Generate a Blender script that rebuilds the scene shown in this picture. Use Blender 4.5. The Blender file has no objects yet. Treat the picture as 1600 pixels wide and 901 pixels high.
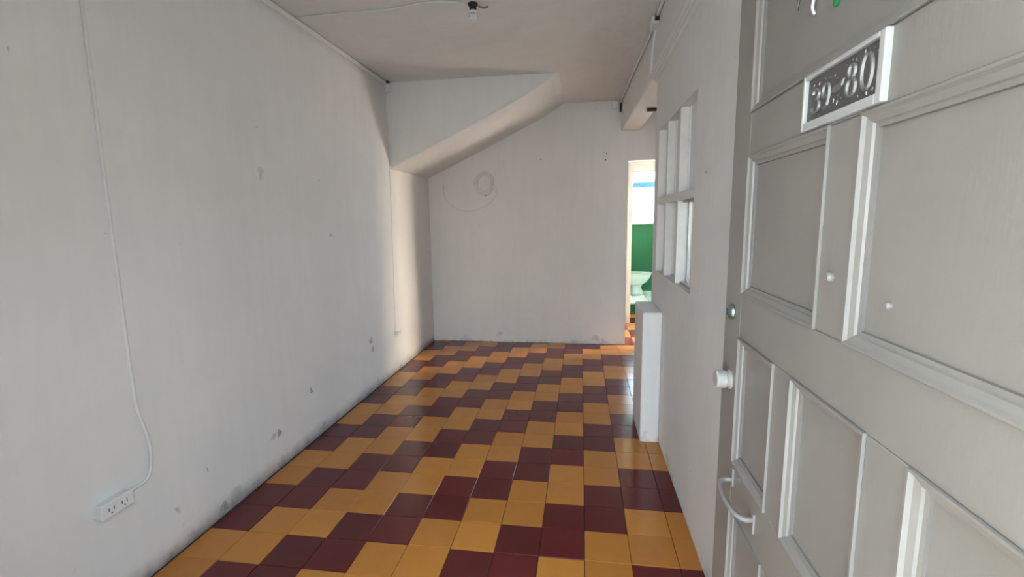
import bpy, bmesh, math, random
from mathutils import Vector, Matrix
random.seed(7)
sc = bpy.context.scene
C = sc.collection

# ------------------------------------------------------------------ camera
RW = ((0.98966107, 0.14276048, -0.01379906),      # camera right in world axes
      (0.00704671, -0.14449214, -0.98948086),     # camera down
      (-0.14325262, 0.97915344, -0.14400423))     # viewing direction
CP = Vector((-0.0253, -2.0881, 1.4650))
cam_d = bpy.data.cameras.new('camera'); cam = bpy.data.objects.new('camera', cam_d); C.objects.link(cam)
r, d, f = (Vector(v) for v in RW)
cam.matrix_world = Matrix(((r.x, -d.x, -f.x, CP.x), (r.y, -d.y, -f.y, CP.y), (r.z, -d.z, -f.z, CP.z), (0, 0, 0, 1)))
cam_d.sensor_width = 36; cam_d.lens = 741.344 / 1600 * 36; cam_d.clip_start = 0.02
sc.camera = cam

# ------------------------------------------------------------------ sky, daylight, exposure
SKY = 10.0
w = bpy.data.worlds.new('sky'); sc.world = w; w.use_nodes = True
bg = w.node_tree.nodes['Background']
bg.inputs[0].default_value = (0.62, 0.81, 1.0, 1); bg.inputs[1].default_value = SKY
vs = sc.view_settings
vs.view_transform = 'Standard'; vs.look = 'None'; vs.gamma = 1; vs.use_curve_mapping = False
vs.exposure = 0.27
sc.display_settings.display_device = 'sRGB'
sc.cycles.sample_clamp_indirect = 0; sc.cycles.use_guiding = True; sc.cycles.caustics_reflective = False; sc.cycles.caustics_refractive = False

sun_d = bpy.data.lights.new('sun', 'SUN'); sun_d.energy = 310; sun_d.angle = .02; sun_d.color = (1, .93, .83)
sun = bpy.data.objects.new('sun', sun_d); C.objects.link(sun); sun.location = (-4, 6, 8)
sun.rotation_euler = Vector((.78, -.04, -.62)).to_track_quat('-Z', 'Y').to_euler()

def portal(name, loc, size, rot):
    l = bpy.data.lights.new(name, 'AREA'); l.shape = 'RECTANGLE'; l.size, l.size_y = size
    l.cycles.is_portal = True
    o = bpy.data.objects.new(name, l); C.objects.link(o); o.location = loc; o.rotation_euler = rot
HP = math.pi / 2
portal('portal_entrance', (-0.17, -1.995, 1.03), (1.08, 2.06), (HP, 0, 0))               # opening behind the camera, light goes +y
portal('portal_patio', (1.56, 3.845, 1.2), (.55, 2.3), (HP, 0, HP))                 # light goes -x
portal('portal_bathroom', (1.0, 6.62, 1.8), (1.1, 0.9), (HP, 0, math.pi))                # light goes -y
portal('portal_skylight', (1.25, 5.7, 2.88), (.5, .8), (0, 0, 0))
portal('portal_side_room', (1.55, -1.92, 1.55), (1.1, 1.1), (HP, 0, 0))

# ------------------------------------------------------------------ materials
def new_mat(name):
    m = bpy.data.materials.new(name); m.use_nodes = True
    nt = m.node_tree; b = nt.nodes['Principled BSDF']
    return m, nt, b
def N(nt, t, **kw):
    n = nt.nodes.new(t)
    for k, v in kw.items(): setattr(n, k, v)
    return n
def noise(nt, vec, scale, detail=4, rough=.55, dist=0.0):
    n = N(nt, 'ShaderNodeTexNoise'); n.inputs['Scale'].default_value = scale; n.inputs['Detail'].default_value = detail
    n.inputs['Roughness'].default_value = rough; n.inputs['Distortion'].default_value = dist
    nt.links.new(vec, n.inputs['Vector']); return n.outputs['Fac']
def ramp(nt, fac, stops):
    n = N(nt, 'ShaderNodeValToRGB'); e = n.color_ramp.elements
    while len(e) < len(stops): e.new(0.5)
    for x, (p, c) in zip(e, stops): x.position = p; x.color = (*c, 1) if len(c) == 3 else c
    nt.links.new(fac, n.inputs['Fac']); return n.outputs['Color']
def mix(nt, fac, a, b, mode='MIX'):
    n = N(nt, 'ShaderNodeMix', data_type='RGBA', blend_type=mode)
    for s, v in ((0, fac), (6, a), (7, b)):
        if hasattr(v, 'is_output'): nt.links.new(v, n.inputs[s])
        else: n.inputs[s].default_value = v if s == 0 else (*v, 1)
    return n.outputs[2]
def bump(nt, b, h, strength, dist=0.01):
    n = N(nt, 'ShaderNodeBump'); n.inputs['Strength'].default_value = strength; n.inputs['Distance'].default_value = dist
    nt.links.new(h, n.inputs['Height']); nt.links.new(n.outputs['Normal'], b.inputs['Normal'])
def plain(name, col, rough=.5, metal=0.0, spec=.5):
    m, nt, b = new_mat(name)
    tc = N(nt, 'ShaderNodeTexCoord'); f = noise(nt, tc.outputs['Object'], 22)
    c = ramp(nt, f, [(.3, tuple(x * .95 for x in col)), (.7, tuple(min(1, x * 1.03) for x in col))])
    nt.links.new(c, b.inputs['Base Color'])
    b.inputs['Roughness'].default_value = rough; b.inputs['Metallic'].default_value = metal; b.inputs['Specular IOR Level'].default_value = spec
    return m
def plaster(name, col, dirt=1.0, rough=.62, lumps=.22, marks=()):
    """limewashed plaster: uneven trowelling, blotchy paint, scuffs and grime splashes above the floor"""
    m, nt, b = new_mat(name)
    g = N(nt, 'ShaderNodeNewGeometry'); p = g.outputs['Position']
    big = noise(nt, p, 1.3, 5, .6, .4)
    c = ramp(nt, big, [(.3, tuple(x * .93 for x in col)), (.7, col)])
    # vertical brush / run marks
    mp = N(nt, 'ShaderNodeMapping'); mp.inputs['Scale'].default_value = (7, 7, .8); nt.links.new(p, mp.inputs['Vector'])
    run = noise(nt, mp.outputs['Vector'], 2.0, 4, .6)
    c = mix(nt, ramp(nt, run, [(.45, (0, 0, 0)), (.8, (.35, .35, .35))]), c, tuple(x * .86 for x in col))
    # small scuffs
    mp2 = N(nt, 'ShaderNodeMapping'); mp2.inputs['Scale'].default_value = (1, 1, 1.7); nt.links.new(p, mp2.inputs['Vector'])
    sc1 = noise(nt, mp2.outputs['Vector'], 9, 3, .55, .6)
    c = mix(nt, ramp(nt, sc1, [(.735, (0, 0, 0)), (.79, (.55 * dirt,) * 3)]), c, (.22, .19, .17))
    # grime splashed on the bottom hand's width of the wall
    sep = N(nt, 'ShaderNodeSeparateXYZ'); nt.links.new(p, sep.inputs[0])
    mr = N(nt, 'ShaderNodeMapRange'); mr.inputs[1].default_value = 0.0; mr.inputs[2].default_value = .22
    mr.inputs[3].default_value = .16; mr.inputs[4].default_value = -.25; nt.links.new(sep.outputs['Z'], mr.inputs[0])
    gn = noise(nt, p, 11, 6, .65)
    ad = N(nt, 'ShaderNodeMath', operation='ADD'); nt.links.new(gn, ad.inputs[0]); nt.links.new(mr.outputs[0], ad.inputs[1])
    c = mix(nt, ramp(nt, ad.outputs[0], [(.6, (0, 0, 0)), (.82, (.5 * dirt,) * 3)]), c, (.24, .21, .18))
    if marks:                                             # knocks and rubbed spots, each at its own place on the wall
        nz = N(nt, 'ShaderNodeTexNoise'); nz.inputs['Scale'].default_value = 30; nz.inputs['Detail'].default_value = 4; nt.links.new(p, nz.inputs['Vector'])
        wv = N(nt, 'ShaderNodeVectorMath', operation='MULTIPLY_ADD'); wv.inputs[1].default_value = (.09, .09, .09); wv.inputs[2].default_value = (-.045, -.045, -.045)
        nt.links.new(nz.outputs['Color'], wv.inputs[0])
        wp = N(nt, 'ShaderNodeVectorMath', operation='ADD'); nt.links.new(p, wp.inputs[0]); nt.links.new(wv.outputs[0], wp.inputs[1])
        for pos, rad, amt, mc in marks:
            ds = N(nt, 'ShaderNodeVectorMath', operation='DISTANCE'); nt.links.new(wp.outputs[0], ds.inputs[0]); ds.inputs[1].default_value = pos
            mr2 = N(nt, 'ShaderNodeMapRange'); mr2.inputs[1].default_value = rad*.6; mr2.inputs[2].default_value = rad*1.2; mr2.inputs[3].default_value = amt; mr2.inputs[4].default_value = 0
            nt.links.new(ds.outputs['Value'], mr2.inputs[0]); c = mix(nt, mr2.outputs[0], c, mc)
    nt.links.new(c, b.inputs['Base Color'])
    b.inputs['Roughness'].default_value = rough; b.inputs['Specular IOR Level'].default_value = .3
    h1 = noise(nt, p, 3.2, 3, .5); h2 = noise(nt, p, 45, 4, .6)
    ma = N(nt, 'ShaderNodeMath', operation='MULTIPLY_ADD'); nt.links.new(h2, ma.inputs[0]); ma.inputs[1].default_value = .03; nt.links.new(h1, ma.inputs[2])
    bump(nt, b, ma.outputs[0], lumps, .05)
    return m
M = {}
GR, BR = (.28, .26, .25), (.36, .29, .23)
M['wall'] = plaster('wall_paint', (.85, .835, .815), marks=[((-1.815, .386, .215), .022, .8, GR), ((-1.815, .335, .212), .025, .5, GR), ((-1.815, .751, .342), .016, .9, GR), ((-1.815, 1.688, .44), .03, .7, GR),
    ((-1.815, 1.715, .36), .022, .7, GR), ((-1.815, 1.139, 1.371), .016, .6, GR), ((-1.815, .0, .05), .045, .35, BR), ((-1.815, -.09, .04), .025, .5, GR), ((-1.815, -.177, .282), .012, .8, GR), ((-1.815, -.35, .185), .02, .5, GR),
    ((-1.815, .426, 1.744), .03, .35, GR), ((-1.815, .418, 1.996), .015, .5, GR), ((.49, .081, .272), .008, .9, GR), ((.148, 3.44, .07), .04, .4, GR), ((-.99, 3.44, .10), .03, .4, GR)])
M['wall_in'] = plaster('soffit_paint', (.85, .835, .815), .3)
M['ceil'] = plaster('ceiling_paint', (.80, .785, .76), .3, lumps=.25)
M['cream'] = plain('cream_paint', (.72, .67, .60), .6)
M['white_paint'] = plain('white_gloss_paint', (.78, .77, .74), .35)
M['pane'] = plain('painted_glass', (.70, .71, .70), .3)
M['green'] = plain('green_wall_paint', (.006, .12, .043), .7)
M['mint'] = plain('pale_mint_tile', (.62, .78, .70), .2)
M['ceramic'] = plain('mint_porcelain', (.66, .82, .72), .12)
M['blue'] = plain('blue_paint', (.03, .16, .30), .4)
M['concrete'] = plain('concrete', (.55, .54, .52), .85)
M['asphalt'] = plain('asphalt', (.15, .15, .15), .9)
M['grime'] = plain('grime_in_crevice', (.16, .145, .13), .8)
M['mortar'] = plain('dark_mortar', (.035, .028, .024), .8)
M['plastic'] = plain('white_plastic', (.82, .82, .80), .4)
M['cable'] = plain('white_painted_cable', (.80, .785, .76), .5)
M['dark'] = plain('dark_void', (.02, .018, .016), .7)
M['brown'] = plain('brown_stain', (.30, .22, .14), .8)
M['steel'] = plain('dull_steel', (.42, .43, .42), .38, .9)
M['brass'] = plain('greened_brass', (.28, .34, .31), .35, .9)
M['pewter'] = plain('dark_pewter', (.14, .132, .127), .5, .5)
M['pewter_hi'] = plain('light_pewter', (.26, .25, .24), .4, .6)  # lighter tone for the raised numerals and ornament
M['frame_paint'] = plain('pale_gloss_paint', (.47, .46, .435), .35)
M['knob_paint'] = plain('knob_paint', (.40, .38, .35), .3)
def translucent(name, col):
    m, nt, b = new_mat(name); t = N(nt, 'ShaderNodeBsdfTranslucent'); g = N(nt, 'ShaderNodeNewGeometry')
    nt.links.new(ramp(nt, noise(nt, g.outputs['Position'], 6), [(.3, tuple(x*.9 for x in col)), (.7, col)]), t.inputs['Color'])
    nt.links.new(t.outputs[0], nt.nodes['Material Output'].inputs['Surface']); return m
M['cyan_pane'] = translucent('cyan_frosted_pane', (.55, .62, .56))
M['leaf'] = plain('green_leaf', (.02, .22, .05), .45)

def door_paint():
    m, nt, b = new_mat('door_paint')
    tc = N(nt, 'ShaderNodeNewGeometry'); p = tc.outputs['Position']
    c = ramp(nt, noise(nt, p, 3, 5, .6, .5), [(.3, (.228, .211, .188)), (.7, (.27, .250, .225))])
    sp = noise(nt, p, 17, 3, .5, .8)
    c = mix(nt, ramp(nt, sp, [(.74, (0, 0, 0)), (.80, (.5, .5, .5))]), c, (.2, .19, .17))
    nt.links.new(c, b.inputs['Base Color'])
    b.inputs['Roughness'].default_value = .34; b.inputs['Specular IOR Level'].default_value = .45
    mp = N(nt, 'ShaderNodeMapping'); mp.inputs['Scale'].default_value = (30, 30, 5); nt.links.new(p, mp.inputs['Vector'])
    bump(nt, b, noise(nt, mp.outputs['Vector'], 3, 4, .6), .04, .01)
    return m
M['door'] = door_paint()

def tile_mat(name, lo, hi, blot):
    m, nt, b = new_mat(name)
    g = N(nt, 'ShaderNodeNewGeometry'); p = g.outputs['Position']
    oi = N(nt, 'ShaderNodeObjectInfo')
    c = ramp(nt, oi.outputs['Random'], [(0, lo), (1, hi)])
    c = mix(nt, ramp(nt, noise(nt, p, 9, 6, .65, .5), [(.45, (0, 0, 0)), (.85, (.4, .4, .4))]), c, blot)
    nt.links.new(c, b.inputs['Base Color'])
    rr = N(nt, 'ShaderNodeMapRange'); rr.inputs[3].default_value = .15; rr.inputs[4].default_value = .20
    nt.links.new(noise(nt, p, 2, 2, .5), rr.inputs[0]); nt.links.new(rr.outputs[0], b.inputs['Roughness'])
    b.inputs['Specular IOR Level'].default_value = .38
    return m
M['yellow'] = tile_mat('ochre_cement_tile', (.47, .175, .026), (.55, .215, .034), (.36, .135, .022))
M['maroon'] = tile_mat('maroon_cement_tile', (.095, .008, .009), (.13, .011, .012), (.07, .007, .008))

# ------------------------------------------------------------------ mesh helpers
def box(bm, x0, x1, y0, y1, z0, z1):
    v = [bm.verts.new(p) for p in ((x0,y0,z0),(x1,y0,z0),(x1,y1,z0),(x0,y1,z0),(x0,y0,z1),(x1,y0,z1),(x1,y1,z1),(x0,y1,z1))]
    for q in ((0,3,2,1),(4,5,6,7),(0,1,5,4),(1,2,6,5),(2,3,7,6),(3,0,4,7)): bm.faces.new([v[i] for i in q])
def loft(bm, rings, caps=True, closed=True):
    R = [[bm.verts.new(p) for p in ring] for ring in rings]
    n = len(R[0])
    for a, b_ in zip(R, R[1:]):
        for i in range(n if closed else n - 1): bm.faces.new((a[i], a[(i+1) % n], b_[(i+1) % n], b_[i]))
    if caps: bm.faces.new(R[0][::-1]); bm.faces.new(R[-1])
def tube(bm, pts, rad, seg=8, closed=False):
    P = [Vector(p) for p in pts]; n = len(P); rings = []; up = None
    for i in range(n):
        t = (P[min(i+1, n-1)] - P[max(i-1, 0)]) if not closed else (P[(i+1) % n] - P[i-1])
        t.normalize()
        if up is None: up = t.orthogonal().normalized()
        up = (up - t * up.dot(t)).normalized(); s = t.cross(up)
        rr = rad[i] if isinstance(rad, (list, tuple)) else rad
        rings.append([P[i] + (up * math.cos(a) + s * math.sin(a)) * rr for a in [2*math.pi*k/seg for k in range(seg)]])
    if closed: rings.append(rings[0])
    loft(bm, rings, not closed)
def lathe(bm, prof, org, axis, seg=20, arc=None):
    ax = Vector(axis).normalized(); u = ax.orthogonal().normalized(); v = ax.cross(u); o = Vector(org)
    loft(bm, [[o + ax*h + (u*math.cos(2*math.pi*k/seg) + v*math.sin(2*math.pi*k/seg))*max(rr, 1e-4) for k in range(seg)] for rr, h in prof])
def smooth_path(pts, k=6):
    """Catmull-Rom through the points"""
    P = [Vector(p) for p in pts]; P = [2*P[0]-P[1]] + P + [2*P[-1]-P[-2]]; out = []
    for i in range(1, len(P)-2):
        for j in range(k):
            t = j/k
            out.append(.5*((2*P[i]) + (P[i+1]-P[i-1])*t + (2*P[i-1]-5*P[i]+4*P[i+1]-P[i+2])*t*t + (3*P[i]-P[i-1]-3*P[i+1]+P[i+2])*t**3))
    return out + [P[-2]]
def ob(name, bm, mat, parent=None, bevel=0, smooth=False, seg=2):
    bmesh.ops.recalc_face_normals(bm, faces=bm.faces[:])
    me = bpy.data.meshes.new(name); bm.to_mesh(me); bm.free()
    me.materials.append(M[mat])
    if smooth:
        for p_ in me.polygons: p_.use_smooth = True
    o = bpy.data.objects.new(name, me); C.objects.link(o)
    if parent: o.parent = parent
    if bevel:
        b = o.modifiers.new('edge', 'BEVEL'); b.width = bevel; b.segments = seg; b.limit_method = 'ANGLE'; b.angle_limit = math.radians(40)
    return o
def boxes(name, lst, mat, parent=None, bevel=0):
    bm = bmesh.new()
    for b_ in lst: box(bm, *b_)
    return ob(name, bm, mat, parent, bevel)
def tag(o, label=None, cat=None, group=None, kind=None):
    if label: o['label'] = label
    if cat: o['category'] = cat
    if group: o['group'] = group
    if kind: o['kind'] = kind
    return o
def empty(name, kind=None):
    o = bpy.data.objects.new(name, None); C.objects.link(o)
    if kind: o['kind'] = kind
    return o
def struct(o, label=None): return tag(o, label, kind='structure')

XL, XR, YB, YF, ZC = -1.815, 0.49, 3.44, -1.84, 2.73

# ------------------------------------------------------------------ room shell
def gridwall(name, axis, pos, u0, u1, z0, z1, thick, mat, step=.11, wob=.004):
    """thick wall whose room face is slightly uneven like hand trowelled plaster"""
    nu = max(2, int((u1-u0)/step)); nz = max(2, int((z1-z0)/step)); bm = bmesh.new()
    rnd = random.Random(hash(name) % 1000 if False else len(name)*13+5)
    ph = [(rnd.uniform(.6, 2.4), rnd.uniform(.6, 2.4), rnd.uniform(0, 6.3)) for _ in range(6)]
    def wv(u, z): return wob*sum(math.sin(a*u+b_*z+c_) for a, b_, c_ in ph)/2
    F = [[None]*(nz+1) for _ in range(nu+1)]; s = 1 if thick > 0 else -1
    for i in range(nu+1):
        for j in range(nz+1):
            u = u0+(u1-u0)*i/nu; z = z0+(z1-z0)*j/nz; q = pos - s*abs(wv(u, z))*0 + wv(u, z)*.5
            F[i][j] = bm.verts.new((q, u, z) if axis == 'x' else (u, q, z))
    for i in range(nu):
        for j in range(nz): bm.faces.new((F[i][j], F[i+1][j], F[i+1][j+1], F[i][j+1]))
    edge = [F[i][0] for i in range(nu+1)] + [F[nu][j] for j in range(1, nz+1)] + [F[i][nz] for i in range(nu-1, -1, -1)] + [F[0][j] for j in range(nz-1, 0, -1)]
    back = []
    for v in edge:
        c_ = v.co.copy()
        if axis == 'x': c_.x = pos+thick
        else: c_.y = pos+thick
        back.append(bm.verts.new(c_))
    n = len(edge)
    for i in range(n): bm.faces.new((edge[i], edge[(i+1) % n], back[(i+1) % n], back[i]))
    bm.faces.new(back)
    return ob(name, bm, mat, smooth=False)
wl = struct(gridwall('wall_left', 'x', XL, YF, YB+.12, -.02, ZC+.02, -.14, 'wall'), 'long whitewashed plaster wall with scuffs and a cable')
wl.data.polygons.foreach_set('use_smooth', [len(p.vertices) == 4 and abs(p.normal.x) > .9 for p in wl.data.polygons])
wb = struct(boxes('wall_back', [(XL-.14, XR, YB, YB+.12, -.02, ZC+.02), (XR, 1.5, YB, YB+.12, 2.09, ZC+.02), (1.5, 2.4, YB, YB+.12, -.02, ZC+.02)], 'wall'), 'whitewashed end wall with a doorway opening beside it')
# partition on the right, opening for the small grid window
WY0, WY1, WZ0, WZ1 = .245, 1.315, 1.10, 2.04
PE = 1.47
struct(boxes('wall_right', [(XR, XR+.1, YF, WY0, -.02, 2.44), (XR, XR+.1, WY1, PE, -.02, 2.44), (XR, XR+.1, WY0, WY1, -.02, WZ0), (XR, XR+.1, WY0, WY1, WZ1, 2.44)], 'wall'),
       'whitewashed partition wall with a small grid window')
# beam resting on the partition and carried on to the end wall
bm = bmesh.new()
loft(bm, [[(.452, YF, 2.415), (.64, YF, 2.415), (.64, YF, ZC+.01), (.452, YF, ZC+.01)],
          [(.452, 1.5, 2.415), (.64, 1.5, 2.415), (.64, 1.5, ZC+.01), (.452, 1.5, ZC+.01)],
          [(.405, YB+.01, 2.405), (.60, YB+.01, 2.405), (.60, YB+.01, ZC+.01), (.405, YB+.01, ZC+.01)]])
beam = struct(ob('trim_1', bm, 'wall_in', bevel=.012), 'white plastered ceiling beam above the partition')
# low parapet stub at the partition's end
low = struct(boxes('wall_low', [(.368, XR, .965, 1.40, -.02, .868)], 'wall', bevel=.012), 'low white parapet stub at the end of the partition')
# soffit of the stair crossing the far corner
bm = bmesh.new()
prof = [(XL-.02, 1.945), (-1.2, 2.235), (-.60, 2.517), (-.46, 2.585), (-.36, 2.645), (-.28, 2.70), (-.20, ZC+.012), (XL-.02, ZC+.012)]
loft(bm, [[(x, 2.3, z) for x, z in prof], [(x, YB+.02, z) for x, z in prof]])
so = struct(ob('wall_stair', bm, 'wall_in', bevel=.045, seg=5), 'white sloping underside of a stair across the corner')
so.modifiers['edge'].angle_limit = math.radians(60)
struct(boxes('ceiling', [(XL-.14, 2.52, YF-.15, 3.56, ZC, ZC+.16), (XL-.14, 1.62, 3.56, 5.3, ZC, ZC+.16), (.28, 1.0, 5.3, 6.67, ZC, ZC+.16), (1.5, 1.8, 5.3, 6.67, ZC, ZC+.16), (1.0, 1.5, 6.1, 6.67, ZC, ZC+.16)], 'ceil'), 'dull white plaster ceiling')
struct(boxes('wall_front', [(XL-.14, -.72, -1.99, YF, -.02, ZC+.02), (.40, 1.0, -1.99, YF, -.02, ZC+.02), (2.1, 2.5, -1.99, YF, -.02, ZC+.02), (1.0, 2.1, -1.99, YF, -.02, 1.0), (1.0, 2.1, -1.99, YF, 2.1, ZC+.02), (-.72, .40, -1.99, YF, 2.10, ZC+.02)], 'wall'), 'front wall around the entrance doorway')
# hall and side room behind the partition
def wall_with_holes(name, x0, x1, y0, y1, z0, z1, holes, mat, label=None):
    """wall normal to x; holes = (ya, yb, za, zb) sorted along y"""
    L = []; y = y0
    for ya, yb, za, zb in holes:
        L.append((x0, x1, y, ya, z0, z1))
        if za > z0: L.append((x0, x1, ya, yb, z0, za))
        if zb < z1: L.append((x0, x1, ya, yb, zb, z1))
        y = yb
    L.append((x0, x1, y, y1, z0, z1))
    return struct(boxes(name, L, mat), label)
struct(boxes('wall_side_room', [(2.4, 2.52, -1.99, YB+.12, -.02, ZC+.02)], 'cream'), 'outer wall of the side room')
wall_with_holes('wall_patio_side', 1.5, 1.62, YB+.12, 4.7, -.02, ZC+.02, [(3.57, 4.12, .05, 2.35)], 'cream', 'hall wall with an opening to the patio')
struct(boxes('wall_hall', [(.36, .66, 4.6, 4.7, -.02, ZC+.02), (1.4, 1.5, 4.6, 4.7, -.02, ZC+.02), (.66, 1.4, 4.6, 4.7, 2.09, ZC+.02)], 'cream'), 'cream wall around the bathroom doorway')
struct(boxes('wall_hall_side', [(.36, .46, YB+.12, 4.6, -.02, ZC+.02)], 'cream'), 'cream side wall of the short hall')
struct(boxes('wall_bathroom_left', [(.28, .38, 4.7, 6.55, -.02, ZC+.02)], 'cream'), 'cream painted bathroom wall behind the toilet tank')
struct(boxes('wall_bathroom_right', [(1.7, 1.8, 4.7, 6.55, -.02, ZC+.02)], 'cream'), 'cream painted bathroom wall facing the toilet')
struct(boxes('wall_bathroom', [(.28, 1.8, 6.55, 6.67, -.02, 1.365), (.28, .45, 6.55, 6.67, 1.365, 2.26), (1.55, 1.8, 6.55, 6.67, 1.365, 2.26), (.28, 1.8, 6.55, 6.67, 2.26, ZC+.02)], 'green'), 'green painted wall behind the toilet')
fb = struct(boxes('floor_bathroom', [(.38, 1.7, 5.27, 6.55, .0, .16)], 'green'), 'raised pale mint tiled bathroom floor with green riser')
for i in range(6):
    for j in range(6):
        boxes('tile', [(.38+i*.22+.002, min(1.7, .38+i*.22+.218), 5.262+j*.215, 5.262+j*.215+.211, .155, .172)], 'mint', fb)
win2 = struct(empty('window_2'), 'bathroom window with a blue lintel bar')
win2.location = (1.0, 6.6, 1.365)
def child_at(o, par):
    o.parent = par; o.matrix_parent_inverse = Matrix.Translation(-par.location); return o
child_at(boxes('lintel_bar', [(.45, 1.55, 6.55, 6.64, 1.985, 2.065)], 'blue'), win2)
child_at(boxes('window_sill', [(.45, 1.55, 6.53, 6.66, 1.35, 1.372)], 'mint'), win2)
child_at(boxes('upper_pane', [(.45, 1.55, 6.60, 6.606, 2.065, 2.26)], 'cyan_pane'), win2)
for x in (.45, 1.20, 1.53): child_at(boxes('window_post', [(x, x+.02, 6.60, 6.62, 1.372, 2.0)], 'white_paint'), win2)
struct(boxes('ground', [(-14, 14, -9, -1.99, -.2, -.03), (1.62, 10, 3.56, 9, -.2, -.03), (2.52, 10, -1.99, 3.56, -.2, -.03)], 'concrete'), 'grey concrete pavement outside the house')
struct(boxes('street', [(-14, 14, -24, -9, -.2, -.04)], 'asphalt'), 'asphalt street beyond the pavement')

for n_, b4 in (('left', (-2.7, -2.5, -9.0, -1.99, -.05, 8.0)), ('right', (2.8, 3.0, -9.0, -1.99, -.05, 2.9)), ('far', (-14, 14, -24.3, -24, -.05, 4.0))):
    struct(boxes('wall_blocker_'+n_, [b4], 'cream'), 'unseen wall added outside to shape daylight at the entrance')  # unseen walls added to block and balance daylight through the entrance
struct(boxes('wall_patio_bounce', [(5.0, 5.15, 1.0, 5.35, -.05, 4.6)], 'cream'), 'unseen cream patio wall added to bounce sun into the hall')  # unseen sun bouncer, kept narrow to form the bright band indoors
struct(boxes('wall_upper', [(XL-.14, 1.62, YF-.15, 4.57, ZC+.16, 6.0)], 'cream'), 'unseen upper storey sized to shade part of the patio wall')  # unseen storey, its edge placed to shadow the near patio wall

# ------------------------------------------------------------------ tiled floor
T = .2
fl = struct(boxes('floor', [(XL-.1, 2.45, YF-.15, 5.28, -.12, -.006)], 'mortar'), 'polished cement tile floor in ochre and maroon steps')
def tile_mesh(name, w_, d_, mat):
    bm = bmesh.new(); g = .0012; box(bm, g, w_-g, g, d_-g, -.012, 0)
    bmesh.ops.bevel(bm, geom=[e for e in bm.edges if all(v.co.z > -.001 for v in e.verts)], offset=.0016, segments=1, affect='EDGES')
    bmesh.ops.recalc_face_normals(bm, faces=bm.faces[:])
    me = bpy.data.meshes.new(name); bm.to_mesh(me); bm.free(); me.materials.append(M[mat]); return me
cache = {}
rest = {'yellow': [], 'maroon': []}
ntile = 0
for i in range(-9, 12):
    for j in range(-9, 27):
        x0, x1, y0, y1 = i*T, (i+1)*T, j*T, (j+1)*T
        if i >= 2 and y0 < PE and i*T > XR: continue                    # side room floor: not in view
        ii = 1 if i == 2 else i
        mat = 'yellow' if (j-ii) % 4 in (2, 3) else 'maroon'
        if i <= 1 or (i == 2 and y0 < PE-.1):
            if y0 >= YB and i < 2: continue
            y1 = min(y1, YB+.005) if i < 2 else y1
            if i == 2 and y0 < PE-.1: x1 = XR+.005
        if x0 >= .599 and y0 < 1.3: continue
        shown = (j >= -4 and i <= 1) or (i == 2 and -2 <= j <= 25) or (i == 3 and 14 <= j <= 25)
        y0c = max(y0, YF-.14)
        if not shown:
            rest[mat].append((x0+.0012, x1-.0012, y0c+.0012, y1-.0012, -.012, 0)); continue
        key = (round(x1-x0, 3), round(y1-y0, 3), mat)
        if key not in cache: cache[key] = tile_mesh('tile', key[0], key[1], mat)
        o = bpy.data.objects.new('tile', cache[key]); C.objects.link(o); o.parent = fl
        o.location = (x0, y0, random.uniform(-.0005, .0005)); o.rotation_euler = (random.uniform(-.0012, .0012), random.uniform(-.0012, .0012), random.uniform(-.002, .002))
        ntile += 1
for mname, L in rest.items():
    tag(boxes('tile_field', L, mname, fl), kind='stuff')

# ------------------------------------------------------------------ partition window (2 rows of 3 bays)
w1 = struct(empty('window_1'), 'small white wooden grid window with painted panes')
w1.location = (XR, .78, WZ0)
def wpart(name, lst, mat, bev=.003): return child_at(boxes(name, lst, mat, bevel=bev), w1)
MUL = [(.632, .662), (1.0, 1.03)]
RZ0, RZ1 = 1.555, 1.596
wpart('mid_rail', [(XR+.004, XR+.085, WY0, WY1, RZ0, RZ1)], 'white_paint')
for a, b_ in MUL:
    wpart('mullion', [(XR+.004, XR+.085, a, b_, WZ0, RZ0)], 'white_paint'); wpart('mullion', [(XR+.004, XR+.085, a, b_, RZ1, WZ1)], 'white_paint')
bays = [(WY0, MUL[0][0]), (MUL[0][1], MUL[1][0]), (MUL[1][1], WY1)]
for k, (a, b_) in enumerate(bays):
    for row, (z0, z1) in enumerate(((WZ0, RZ0), (RZ1, WZ1))):
        if k == 0 and row == 0: continue
        wpart('pane', [(XR+.056, XR+.062, a, b_, z0, z1)], 'pane', 0)
        wpart('glazing_bead', [(XR+.048, XR+.056, a, a+.012, z0, z1), (XR+.048, XR+.056, b_-.012, b_, z0, z1), (XR+.048, XR+.056, a, b_, z0, z0+.012)], 'white_paint', 0)
a, b_ = bays[0]
cf = wpart('casement_frame', [(XR+.03, XR+.06, a, a+.022, WZ0, RZ0), (XR+.06, XR+.075, b_-.02, b_, WZ0, RZ0), (XR+.03, XR+.06, a, b_, RZ0-.012, RZ0), (XR+.03, XR+.06, a, b_, WZ0, WZ0+.012)], 'steel', 0)
wpart('window_latch', [(XR+.012, XR+.03, a+.004, a+.02, 1.315, 1.335)], 'steel', .002)
wpart('hinge_plate', [(XR+.024, XR+.03, a+.002, a+.02, 1.12, 1.21)], 'steel', .001)

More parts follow.
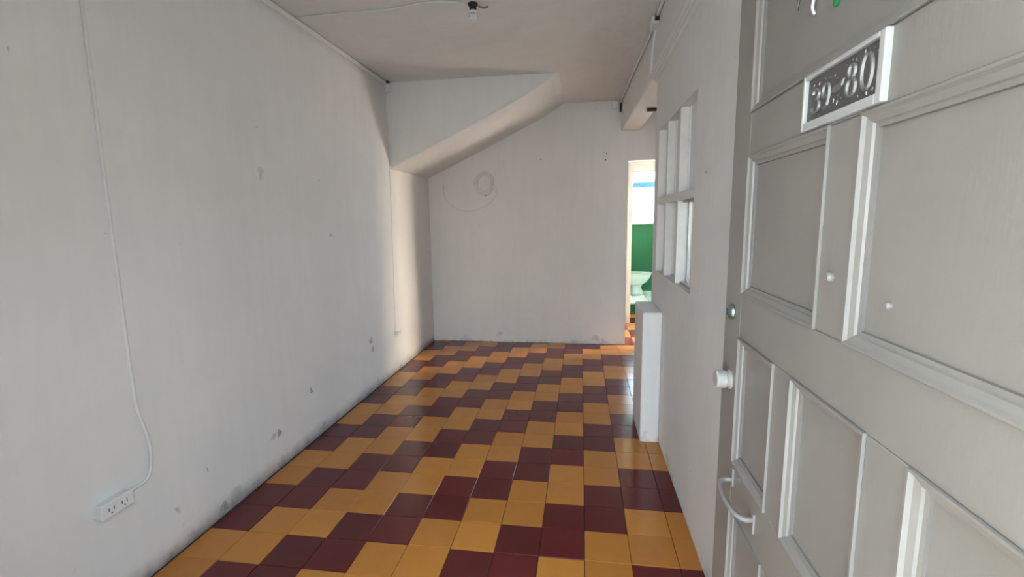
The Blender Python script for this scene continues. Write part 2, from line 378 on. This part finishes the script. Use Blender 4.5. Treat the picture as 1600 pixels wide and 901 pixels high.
# ------------------------------------------------------------------ entrance door, opened inwards at a right angle
DX = .35; TH = .042
DY1, DY0 = -.800, -1.832        # latch edge, hinge edge
door = struct(empty('door_1'), 'open white panelled entrance door with a cast number plate'); door.location = (DX, DY0, 0)
def dpart(o, par=None): return child_at(o, door)
def dbox(name, y0, y1, z0, z1, x0=0, x1=TH, mat='door', bev=.0025):
    return dpart(boxes(name, [(DX+x0, DX+x1, min(y0, y1), max(y0, y1), z0, z1)], mat, bevel=bev))
YS = -.918; YH = -1.716
dbox('stile', DY1, YS, .01, 2.075); dbox('stile', YH, DY0, .01, 2.075)
rails = [(.01, .20), (.745, .862), (1.178, 1.282), (1.600, 1.694), (1.955, 2.075)]
for z0, z1 in rails: dbox('rail', YS, YH, z0, z1)
dbox('mid_stile', -1.275, -1.362, 1.282, 1.600)
cols = [(YS, -1.128), (-1.206, -1.434), (-1.520, YH)]
for z0, z1 in ((.862, 1.178), (.20, .745)):
    dbox('mid_stile', cols[0][1], cols[1][0], z0, z1); dbox('mid_stile', cols[1][1], cols[2][0], z0, z1)
panels = [(YS, YH, 1.694, 1.955), (YS, -1.275, 1.282, 1.600), (-1.362, YH, 1.282, 1.600)]
for a, b_ in cols: panels += [(a, b_, .862, 1.178), (a, b_, .20, .745)]
MP = [(0, -.004), (.0035, -.004), (.007, .0005), (.015, .004), (.0165, .0075), (.0225, .0085), (.0235, .0125)]   # inset from panel edge, depth
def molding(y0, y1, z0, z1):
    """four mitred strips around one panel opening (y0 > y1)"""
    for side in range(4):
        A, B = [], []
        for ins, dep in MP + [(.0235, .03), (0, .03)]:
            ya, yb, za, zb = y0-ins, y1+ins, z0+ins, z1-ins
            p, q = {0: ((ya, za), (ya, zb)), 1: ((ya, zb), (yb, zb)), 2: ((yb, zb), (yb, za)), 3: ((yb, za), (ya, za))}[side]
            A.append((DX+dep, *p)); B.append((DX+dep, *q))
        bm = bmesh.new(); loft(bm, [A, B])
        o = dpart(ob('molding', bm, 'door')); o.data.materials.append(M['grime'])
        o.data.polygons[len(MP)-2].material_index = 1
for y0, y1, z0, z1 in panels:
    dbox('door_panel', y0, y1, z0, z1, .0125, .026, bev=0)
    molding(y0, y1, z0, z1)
# small wooden pegs
def peg(y, z, rad=.006, h=.006, x=0):
    bm = bmesh.new(); lathe(bm, [(rad, -.004), (rad, h*.5), (rad*.7, h), (0, h)], (DX+x, y, z), (-1, 0, 0), 12)
    dpart(ob('peg', bm, 'door', smooth=False))
peg(-1.314, 1.372, .0075, .008); peg(-1.435, 1.350, .005, .006, .0125)
# lock cylinder, knob, pull handle
bm = bmesh.new(); lathe(bm, [(.019, -.002), (.019, .004), (.016, .010), (.010, .013), (0, .014)], (DX, -.864, 1.231), (-1, 0, 0), 24)
cyl = dpart(ob('lock_cylinder', bm, 'brass', smooth=True)); tag(cyl, 'domed greenish brass lock cylinder')
child = boxes('keyhole', [(DX-.0148, DX-.012, -.866, -.862, 1.223, 1.239)], 'dark'); child.parent = cyl
bm = bmesh.new(); lathe(bm, [(.024, -.002), (.024, .004), (.019, .006), (.020, .010), (.0225, .012), (.0225, .032), (.020, .036), (0, .0365)], (DX, -.868, 1.058), (-1, 0, 0), 28)
kn = dpart(ob('knob', bm, 'knob_paint', smooth=False, bevel=.001)); tag(kn, 'white painted round drum knob')
hp = [(DX-.002, -.930, .822), (DX-.022, -.930, .820), (DX-.034, -.945, .818), (DX-.040, -.985, .816), (DX-.040, -1.02, .814), (DX-.034, -1.058, .813), (DX-.020, -1.076, .812), (DX-.002, -1.076, .812)]
bm = bmesh.new(); tube(bm, smooth_path(hp, 4), .0062, 8)
ph = dpart(ob('pull_handle', bm, 'door', smooth=True)); tag(ph, 'bowed metal pull handle painted over white')
for yy, zz in ((-.930, .830), (-1.076, .806)):
    o = boxes('handle_plate', [(DX-.004, DX+.002, yy-.008, yy+.008, zz-.024, zz+.022)], 'door', bevel=.002); o.parent = ph
# cast number plate "39-80"
PY0, PY1, PZ0, PZ1 = -1.1975, -1.397, 1.617, 1.685
pl = dpart(boxes('number_plate', [(DX-.002, DX+.001, PY1, PY0, PZ0, PZ1)], 'pewter')); tag(pl, 'dark cast metal plate reading 39-80 in raised numerals')
def ppart(o): o.parent = pl; return o
PW, PH = PY0-PY1, PZ1-PZ0
def stroke(bm, pts, thin, thick, h, closed=False):
    """raised calligraphic stroke on the plate; (u, v) run along and up the plate in plate heights"""
    P = [Vector((u, v)) for u, v in pts]; n = len(P); L, R_ = [], []
    for k in range(n):
        t = (P[(k+1) % n]-P[k-1]) if closed else (P[min(k+1, n-1)]-P[max(k-1, 0)])
        t.normalize(); wd = (thin+(thick-thin)*abs(t.y)**1.5)/2; nn = Vector((-t.y, t.x))
        L.append(P[k]+nn*wd); R_.append(P[k]-nn*wd)
    def W(p, x): return (DX-.0018-x, PY0-p.x*PH, PZ0+p.y*PH)
    rings = []
    for l, r_ in zip(L, R_):
        m1, m2 = l*.72+r_*.28, l*.28+r_*.72
        rings.append([W(l, 0), W(m1, h), W(m2, h), W(r_, 0)])
    if closed: rings.append(rings[0])
    loft(bm, rings, not closed)
def arc(cx, cy, rx, ry, a0, a1, n=12): return [(cx+rx*math.cos(math.radians(a0+(a1-a0)*k/n)), cy+ry*math.sin(math.radians(a0+(a1-a0)*k/n))) for k in range(n+1)]
HR = .003
def digit(strokes, name='numeral'):
    bm = bmesh.new()
    for pts, cl in strokes: stroke(bm, pts, .05, .115, HR, cl)
    ppart(ob(name, bm, 'pewter_hi'))
cx = .42; digit([(arc(cx, .58, .14, .13, 165, -75) + arc(cx, .33, .17, .15, 80, -165), False)])
cx = .88; digit([(arc(cx, .56, .14, .16, 0, 346, 18), True), ([(cx+.15, .58), (cx+.15, .40), (cx+.09, .24), (cx-.04, .17), (cx-.13, .22)], False)])
bm = bmesh.new()
for a_ in (0,):
    q = [(1.13, .44), (1.22, .55), (1.50, .58), (1.66, .64), (1.58, .50), (1.48, .44), (1.28, .40)]
    loft(bm, [[(DX-.0018, PY0-u*PH, PZ0+v*PH) for u, v in q], [(DX-.0018-HR*.8, PY0-(u*.9+.139)*PH, PZ0+(v*.85+.075)*PH) for u, v in q]])
ppart(ob('dash', bm, 'pewter_hi'))
cx = 1.92; digit([(arc(cx, .68, .12, .14, -90, 256, 16), True), (arc(cx, .36, .16, .175, 90, 436, 18), True)])
cx = 2.46; digit([(arc(cx, .52, .18, .34, 0, 346, 22), True)])
bm = bmesh.new(); rnd = random.Random(3)
spots = [(.30, .82), (.55, .80), (.80, .84), (1.0, .80), (1.25, .78), (1.35, .70), (1.7, .86), (1.92, .90), (2.05, .86), (2.35, .92), (2.50, .93), (2.68, .88), (2.78, .80), (.2, .12), (.6, .08), (1.1, .14), (1.25, .26), (1.4, .18), (1.55, .24), (1.45, .32), (1.9, .10), (2.2, .12), (2.5, .10), (2.7, .14), (2.8, .30)]
for u, v in spots:
    aa = rnd.uniform(0, 3.14); ln = rnd.uniform(.03, .08)
    ln *= .6
    stroke(bm, [(u-ln*math.cos(aa), v-ln*math.sin(aa)), (u, v+.01), (u+ln*math.cos(aa), v+ln*math.sin(aa))], .02, .03, .0014)
ppart(tag(ob('relief_ornament', bm, 'pewter_hi'), kind='stuff'))
fy0, fy1, fz0, fz1 = -1.190, -1.411, 1.6035, 1.692
for y0, y1, z0, z1 in ((fy0, PY0+.0005, fz0, fz1), (PY1-.0005, fy1, fz0, fz1), (PY0, PY1, PZ1, fz1), (PY0, PY1, fz0, PZ0)):
    ppart(boxes('plate_frame', [(DX-.0085, DX+.002, min(y0, y1), max(y0, y1), z0, z1)], 'frame_paint', bevel=.002))
# leaf and hook at the top panel
leaf = empty('leaf_ornament'); leaf.location = (DX+.012, -1.245, 1.784)
tag(leaf, 'small green leaf hanging on a white hook on the entrance door', 'ornament')
bm = bmesh.new(); pts = []
for k in range(9):
    t = k/8; pts.append((t, .020*math.sin(math.pi*min(1, t*.98+.01))**.8))
rings = []
for t, hw in pts:
    zc = 1.782+t*.075; yc = -1.240-.012*t
    rings.append([(DX+.011, yc+hw, zc), (DX+.005, yc, zc), (DX+.011, yc-hw, zc), (DX+.0135, yc, zc)])
loft(bm, rings); child_at(ob('leaf_blade', bm, 'leaf', smooth=True), leaf)
bm = bmesh.new()
loft(bm, [[(DX+.010, -1.100-.006*t+h, 1.832+t*.05), (DX+.008, -1.100-.006*t, 1.832+t*.05), (DX+.010, -1.100-.006*t-h, 1.832+t*.05), (DX+.012, -1.100-.006*t, 1.832+t*.05)] for t, h in ((0, .0008), (.3, .005), (.7, .009), (1, .003))])
child_at(ob('dark_tip', bm, 'grime', smooth=True), leaf)  # dark grey pointed tip beside the green leaf
bm = bmesh.new(); tube(bm, smooth_path([(DX+.008, -1.106, 1.88), (DX+.008, -1.14, 1.89), (DX+.006, -1.178, 1.87)], 5), .002, 6); child_at(ob('leaf_stalk', bm, 'grime', smooth=True), leaf)
bm = bmesh.new(); tube(bm, smooth_path([(DX+.010, -1.244, 1.855), (DX+.006, -1.215, 1.872), (DX+.006, -1.180, 1.865), (DX+.006, -1.176, 1.83), (DX+.004, -1.174, 1.808), (DX+.010, -1.170, 1.798)], 5), .0025, 6)
child_at(ob('hook_wire', bm, 'white_paint', smooth=True), leaf)

# ------------------------------------------------------------------ toilet
tl = empty('toilet'); tl.location = (.80, 6.07, .172); tag(tl, 'pale mint porcelain toilet on the bathroom step', 'toilet')
def tp(o): return child_at(o, tl)
def oval(cx, cy, rx, ry, z, n=24, egg=.12): return [(cx+rx*math.cos(2*math.pi*k/n)*(1+egg*math.cos(2*math.pi*k/n)), cy+ry*math.sin(2*math.pi*k/n), z) for k in range(n)]
tx, ty, tz = .87, 6.07, .172
bm = bmesh.new(); loft(bm, [oval(tx+.03, ty, .125, .10, tz), oval(tx+.03, ty, .105, .085, tz+.05), oval(tx+.02, ty, .085, .075, tz+.13), oval(tx+.02, ty, .10, .09, tz+.18)]); tp(ob('pedestal', bm, 'ceramic', smooth=True))
bm = bmesh.new(); loft(bm, [oval(tx+.02, ty, .10, .09, tz+.175), oval(tx+.02, ty, .16, .13, tz+.22), oval(tx+.02, ty, .205, .165, tz+.29), oval(tx+.02, ty, .225, .18, tz+.345), oval(tx+.02, ty, .225, .18, tz+.36),
     oval(tx+.02, ty, .17, .13, tz+.36), oval(tx+.02, ty, .12, .09, tz+.25)]); tp(ob('bowl', bm, 'ceramic', smooth=True))
bm = bmesh.new(); loft(bm, [oval(tx+.02, ty, .235, .188, tz+.362), oval(tx+.02, ty, .235, .188, tz+.380), oval(tx+.02, ty, .15, .11, tz+.380), oval(tx+.02, ty, .15, .11, tz+.362)]); tp(ob('seat', bm, 'ceramic', smooth=False))
tp(boxes('tank', [(.41, .60, 5.86, 6.28, tz+.34, tz+.72)], 'ceramic', bevel=.02)); tp(boxes('tank_lid', [(.40, .61, 5.85, 6.29, tz+.72, tz+.755)], 'ceramic', bevel=.01))
tp(boxes('tank_foot', [(.45, .72, 5.95, 6.19, tz, tz+.35)], 'ceramic', bevel=.03))

# ------------------------------------------------------------------ ceiling lamp and its wire
LX, LY = -.668, .868
lamp = empty('ceiling_lamp'); lamp.location = (LX, LY, ZC); tag(lamp, 'unlit spiral bulb in a bare ceiling socket', 'lamp')
bm = bmesh.new(); lathe(bm, [(.030, 0), (.030, .008), (.025, .014), (.021, .016)], (LX, LY, ZC), (0, 0, -1), 20); child_at(ob('ceiling_rose', bm, 'dark', smooth=False), lamp)
bm = bmesh.new(); lathe(bm, [(.021, .010), (.021, .030), (.018, .034), (.018, .038)], (LX, LY, ZC), (0, 0, -1), 18); child_at(ob('socket', bm, 'dark', smooth=False), lamp)
bm = bmesh.new(); lathe(bm, [(.016, .036), (.022, .042), (.022, .054), (.015, .056)], (LX, LY, ZC), (0, 0, -1), 18); child_at(ob('bulb_base', bm, 'plastic', smooth=False), lamp)
bm = bmesh.new(); tube(bm, [(LX+.018*math.cos(a*.35), LY+.018*math.sin(a*.35), ZC-.058-.036*a/60) for a in range(61)], .006, 8); child_at(ob('bulb_spiral', bm, 'plastic', smooth=True), lamp)
def cable(name, pts, rad, label, mat='cable', k=6, cat='cable', group=None):
    bm = bmesh.new(); tube(bm, smooth_path(pts, k), rad, 8)
    return tag(ob(name, bm, mat, smooth=True), label, cat, group)
cable('lamp_wire', [(XL+.02, .852, ZC-.004), (-1.5, .85, ZC-.004), (-1.2, .846, ZC-.004), (-.95, .80, ZC-.004), (-.78, .82, ZC-.004), (LX-.035, LY, ZC-.004)], .0045, 'thin wire across the ceiling to the bare bulb', 'ceil')
bm = bmesh.new(); tube(bm, smooth_path([(LX+.03, LY+.01, ZC-.012), (LX+.055, LY+.02, ZC-.02), (LX+.075, LY+.035, ZC-.012), (LX+.08, LY+.05, ZC-.002)], 4), .005, 6); child_at(ob('loose_wire', bm, 'brown', smooth=True), lamp)

# ------------------------------------------------------------------ surface wiring on the long wall
rw = tag(boxes('cable_raceway', [(XL-.004, XL+.022, YF, 2.27, ZC-.036, ZC-.006)], 'wall_in', bevel=.004), 'painted cable raceway along the top of the long wall', 'raceway')
jb = empty('junction_box'); jb.location = (XL, 2.29, ZC-.06); tag(jb, 'small white junction box below the stair soffit at the ceiling corner', 'junction box')
child_at(boxes('box_body', [(XL-.003, XL+.05, 2.262, 2.302, ZC-.095, ZC-.02)], 'wall_in', bevel=.004), jb); child_at(boxes('knockout_hole', [(XL+.015, XL+.045, 2.250, 2.285, ZC-.02, ZC-.001)], 'dark', bevel=.004), jb)
cable('wall_cable', [(XL+.003, -.486, ZC-.03), (XL+.003, -.487, 2.27), (XL+.003, -.49, 1.6), (XL+.003, -.49, 1.067), (XL+.003, -.488, .86), (XL+.004, -.483, .718), (XL+.010, -.462, .60), (XL+.012, -.456, .52), (XL+.010, -.470, .44), (XL+.006, -.495, .412), (XL+.006, -.54, .41), (XL+.008, -.575, .406)], .0068,
      'white cable running down the long wall to the double outlet')
def outlet(y0, y1, z0, z1, dep, label, slots):
    e = empty('power_outlet'); e.location = (XL, (y0+y1)/2, (z0+z1)/2); tag(e, label, 'outlet')
    child_at(boxes('outlet_box', [(XL-.004, XL+dep*.72, y0+.003, y1-.003, z0+.003, z1-.003)], 'plastic', bevel=.004), e)
    child_at(boxes('cover_plate', [(XL+dep*.72, XL+dep, y0, y1, z0, z1)], 'plastic', bevel=.004), e)
    for s in slots:
        yc = y0+(y1-y0)*s
        for dy in (-.010, .010): child_at(boxes('pin_slot', [(XL+dep-.001, XL+dep+.0006, yc+dy-.0015, yc+dy+.0015, (z0+z1)/2-.006, (z0+z1)/2+.008)], 'dark'), e)
        child_at(boxes('pin_slot', [(XL+dep-.001, XL+dep+.0006, yc-.0025, yc+.0025, (z0+z1)/2-.017, (z0+z1)/2-.012)], 'dark'), e)
    return e
o1 = outlet(-.708, -.578, .375, .433, .042, 'white surface-mounted double outlet low on the long wall', (.3, .7))
bm = bmesh.new(); lathe(bm, [(.020, -.003), (.020, .0006), (.017, .0012)], (XL, -.562, .396), (1, 0, 0), 16); child_at(ob('stain_patch', bm, 'brown'), o1)
cable('wall_cable', [(XL+.003, 2.285, ZC-.09), (XL+.003, 2.28, 2.2), (XL+.003, 2.26, 1.4), (XL+.003, 2.225, .41)], .0035, 'thin cable running down below the stair soffit to the small outlet')
outlet(2.205, 2.305, .372, .410, .04, 'small dusty outlet low on the long wall below the stair soffit', (.5,))

# ------------------------------------------------------------------ wiring on the beam side
def beam_x(y): return .452 if y < 1.5 else .452-.047*(y-1.5)/(YB-1.5)
cable('conduit', [(beam_x(y)-.013, y, ZC-.014) for y in (YF, -.5, .6, 1.22)], .011, 'round white conduit under the ceiling from the entrance to the junction box', 'wall_in', cat='conduit')
cable('conduit', [(beam_x(y)-.013, y, ZC-.016-.006*math.sin(y*2)) for y in (1.34, 1.8, 2.4, 3.0, 3.40)], .010, 'round white conduit along the beam from the junction box to the end wall', 'wall_in', cat='conduit')
jb2 = empty('junction_box'); jb2.location = (.43, 1.28, ZC-.03); tag(jb2, 'white junction box where conduits meet on the beam', 'junction box')
child_at(boxes('box_body', [(.415, .455, 1.21, 1.35, ZC-.055, ZC-.004)], 'wall_in', bevel=.006), jb2); child_at(boxes('box_lid', [(.408, .416, 1.215, 1.345, ZC-.052, ZC-.008)], 'plastic', bevel=.003), jb2)
child_at(boxes('knockout_hole', [(.425, .45, 1.19, 1.212, ZC-.04, ZC-.012)], 'dark'), jb2)
cable('drop_cable', [(.445, 1.33, ZC-.05), (.446, 1.40, ZC-.12), (.446, 1.455, ZC-.2), (.446, 1.468, 2.44)], .010, 'short cable dropping from the junction box down the beam end', 'wall_in')
rr = empty('cable_raceway'); rr.location = (.45, 0, 2.43); tag(rr, 'double cable raceway between the beam and the partition window', 'raceway')
for z in (2.428, 2.404): child_at(boxes('channel', [(.468 if z < 2.41 else .436, .492 if z < 2.41 else .455, YF, 1.468, z-.009, z+.009)], 'wall_in', bevel=.003), rr)
jb3 = empty('junction_box'); jb3.location = (.33, YB, ZC-.05); tag(jb3, 'flat white junction box on the end wall beside the beam', 'junction box')
child_at(boxes('box_body', [(.30, .375, YB-.03, YB+.004, ZC-.085, ZC-.012)], 'wall_in', bevel=.004), jb3); child_at(boxes('knockout_hole', [(.383, .402, YB-.03, YB+.002, ZC-.12, ZC-.03)], 'dark'), jb3)
tag(boxes('steel_bracket', [(.54, .70, 2.37, 2.395, 2.385, 2.414)], 'dark', bevel=.002), 'dark steel bracket under the plastered beam', 'bracket')

# ------------------------------------------------------------------ end wall: coil of cable, nails
def coil_pts(cx, cz, rr_, turns, y, jit):
    rnd = random.Random(5); out = []; n = 20
    for k in range(int(turns*n)+1):
        a_ = 2*math.pi*k/n; tt = k/n
        out.append((cx+(rr_+jit*math.sin(tt*2.1))*math.cos(a_), y-.004*abs(math.sin(tt*1.3))-.003, cz+(rr_*1.12+jit*math.cos(tt*1.7))*math.sin(a_)))
    return out
pts = coil_pts(-1.14, 1.885, .098, 9, YB-.004, .024)
pts += [(-.985, YB-.004, 1.80), (-1.02, YB-.004, 1.72), (-1.10, YB-.004, 1.645), (-1.22, YB-.004, 1.588), (-1.355, YB-.004, 1.566), (-1.49, YB-.004, 1.60), (-1.585, YB-.004, 1.682), (-1.635, YB-.004, 1.78), (-1.63, YB-.004, 1.87)]
cc = empty('cable_coil'); cc.location = (-1.14, YB, 1.88); tag(cc, 'coil of white cable hung on the end wall with a loose end', 'cable coil')
bm = bmesh.new(); tube(bm, smooth_path(pts, 2), .0055, 6); child_at(ob('coiled_cable', bm, 'cable', smooth=True), cc)
bm = bmesh.new(); lathe(bm, [(.008, 0), (.008, .012), (.004, .014)], (-1.128, YB+.002, 1.748), (0, -1, 0), 10); child_at(ob('plug_end', bm, 'dark'), cc)
for x, z, lab in ((-.824, 2.461, 'dark nail in the end wall just below the stair soffit'), (.25, 2.172, 'upper dark nail in the end wall beside the doorway'), (.237, 2.104, 'lower dark nail in the end wall beside the doorway'), (-.483, 2.133, 'faint nail in the bare middle of the end wall')):
    bm = bmesh.new(); lathe(bm, [(.004, -.01), (.004, .012), (.0075, .013), (.007, .016), (0, .017)], (x, YB, z), (0, -1, 0), 10)
    tag(ob('nail', bm, 'dark'), lab, 'nail')
print('tiles', ntile)
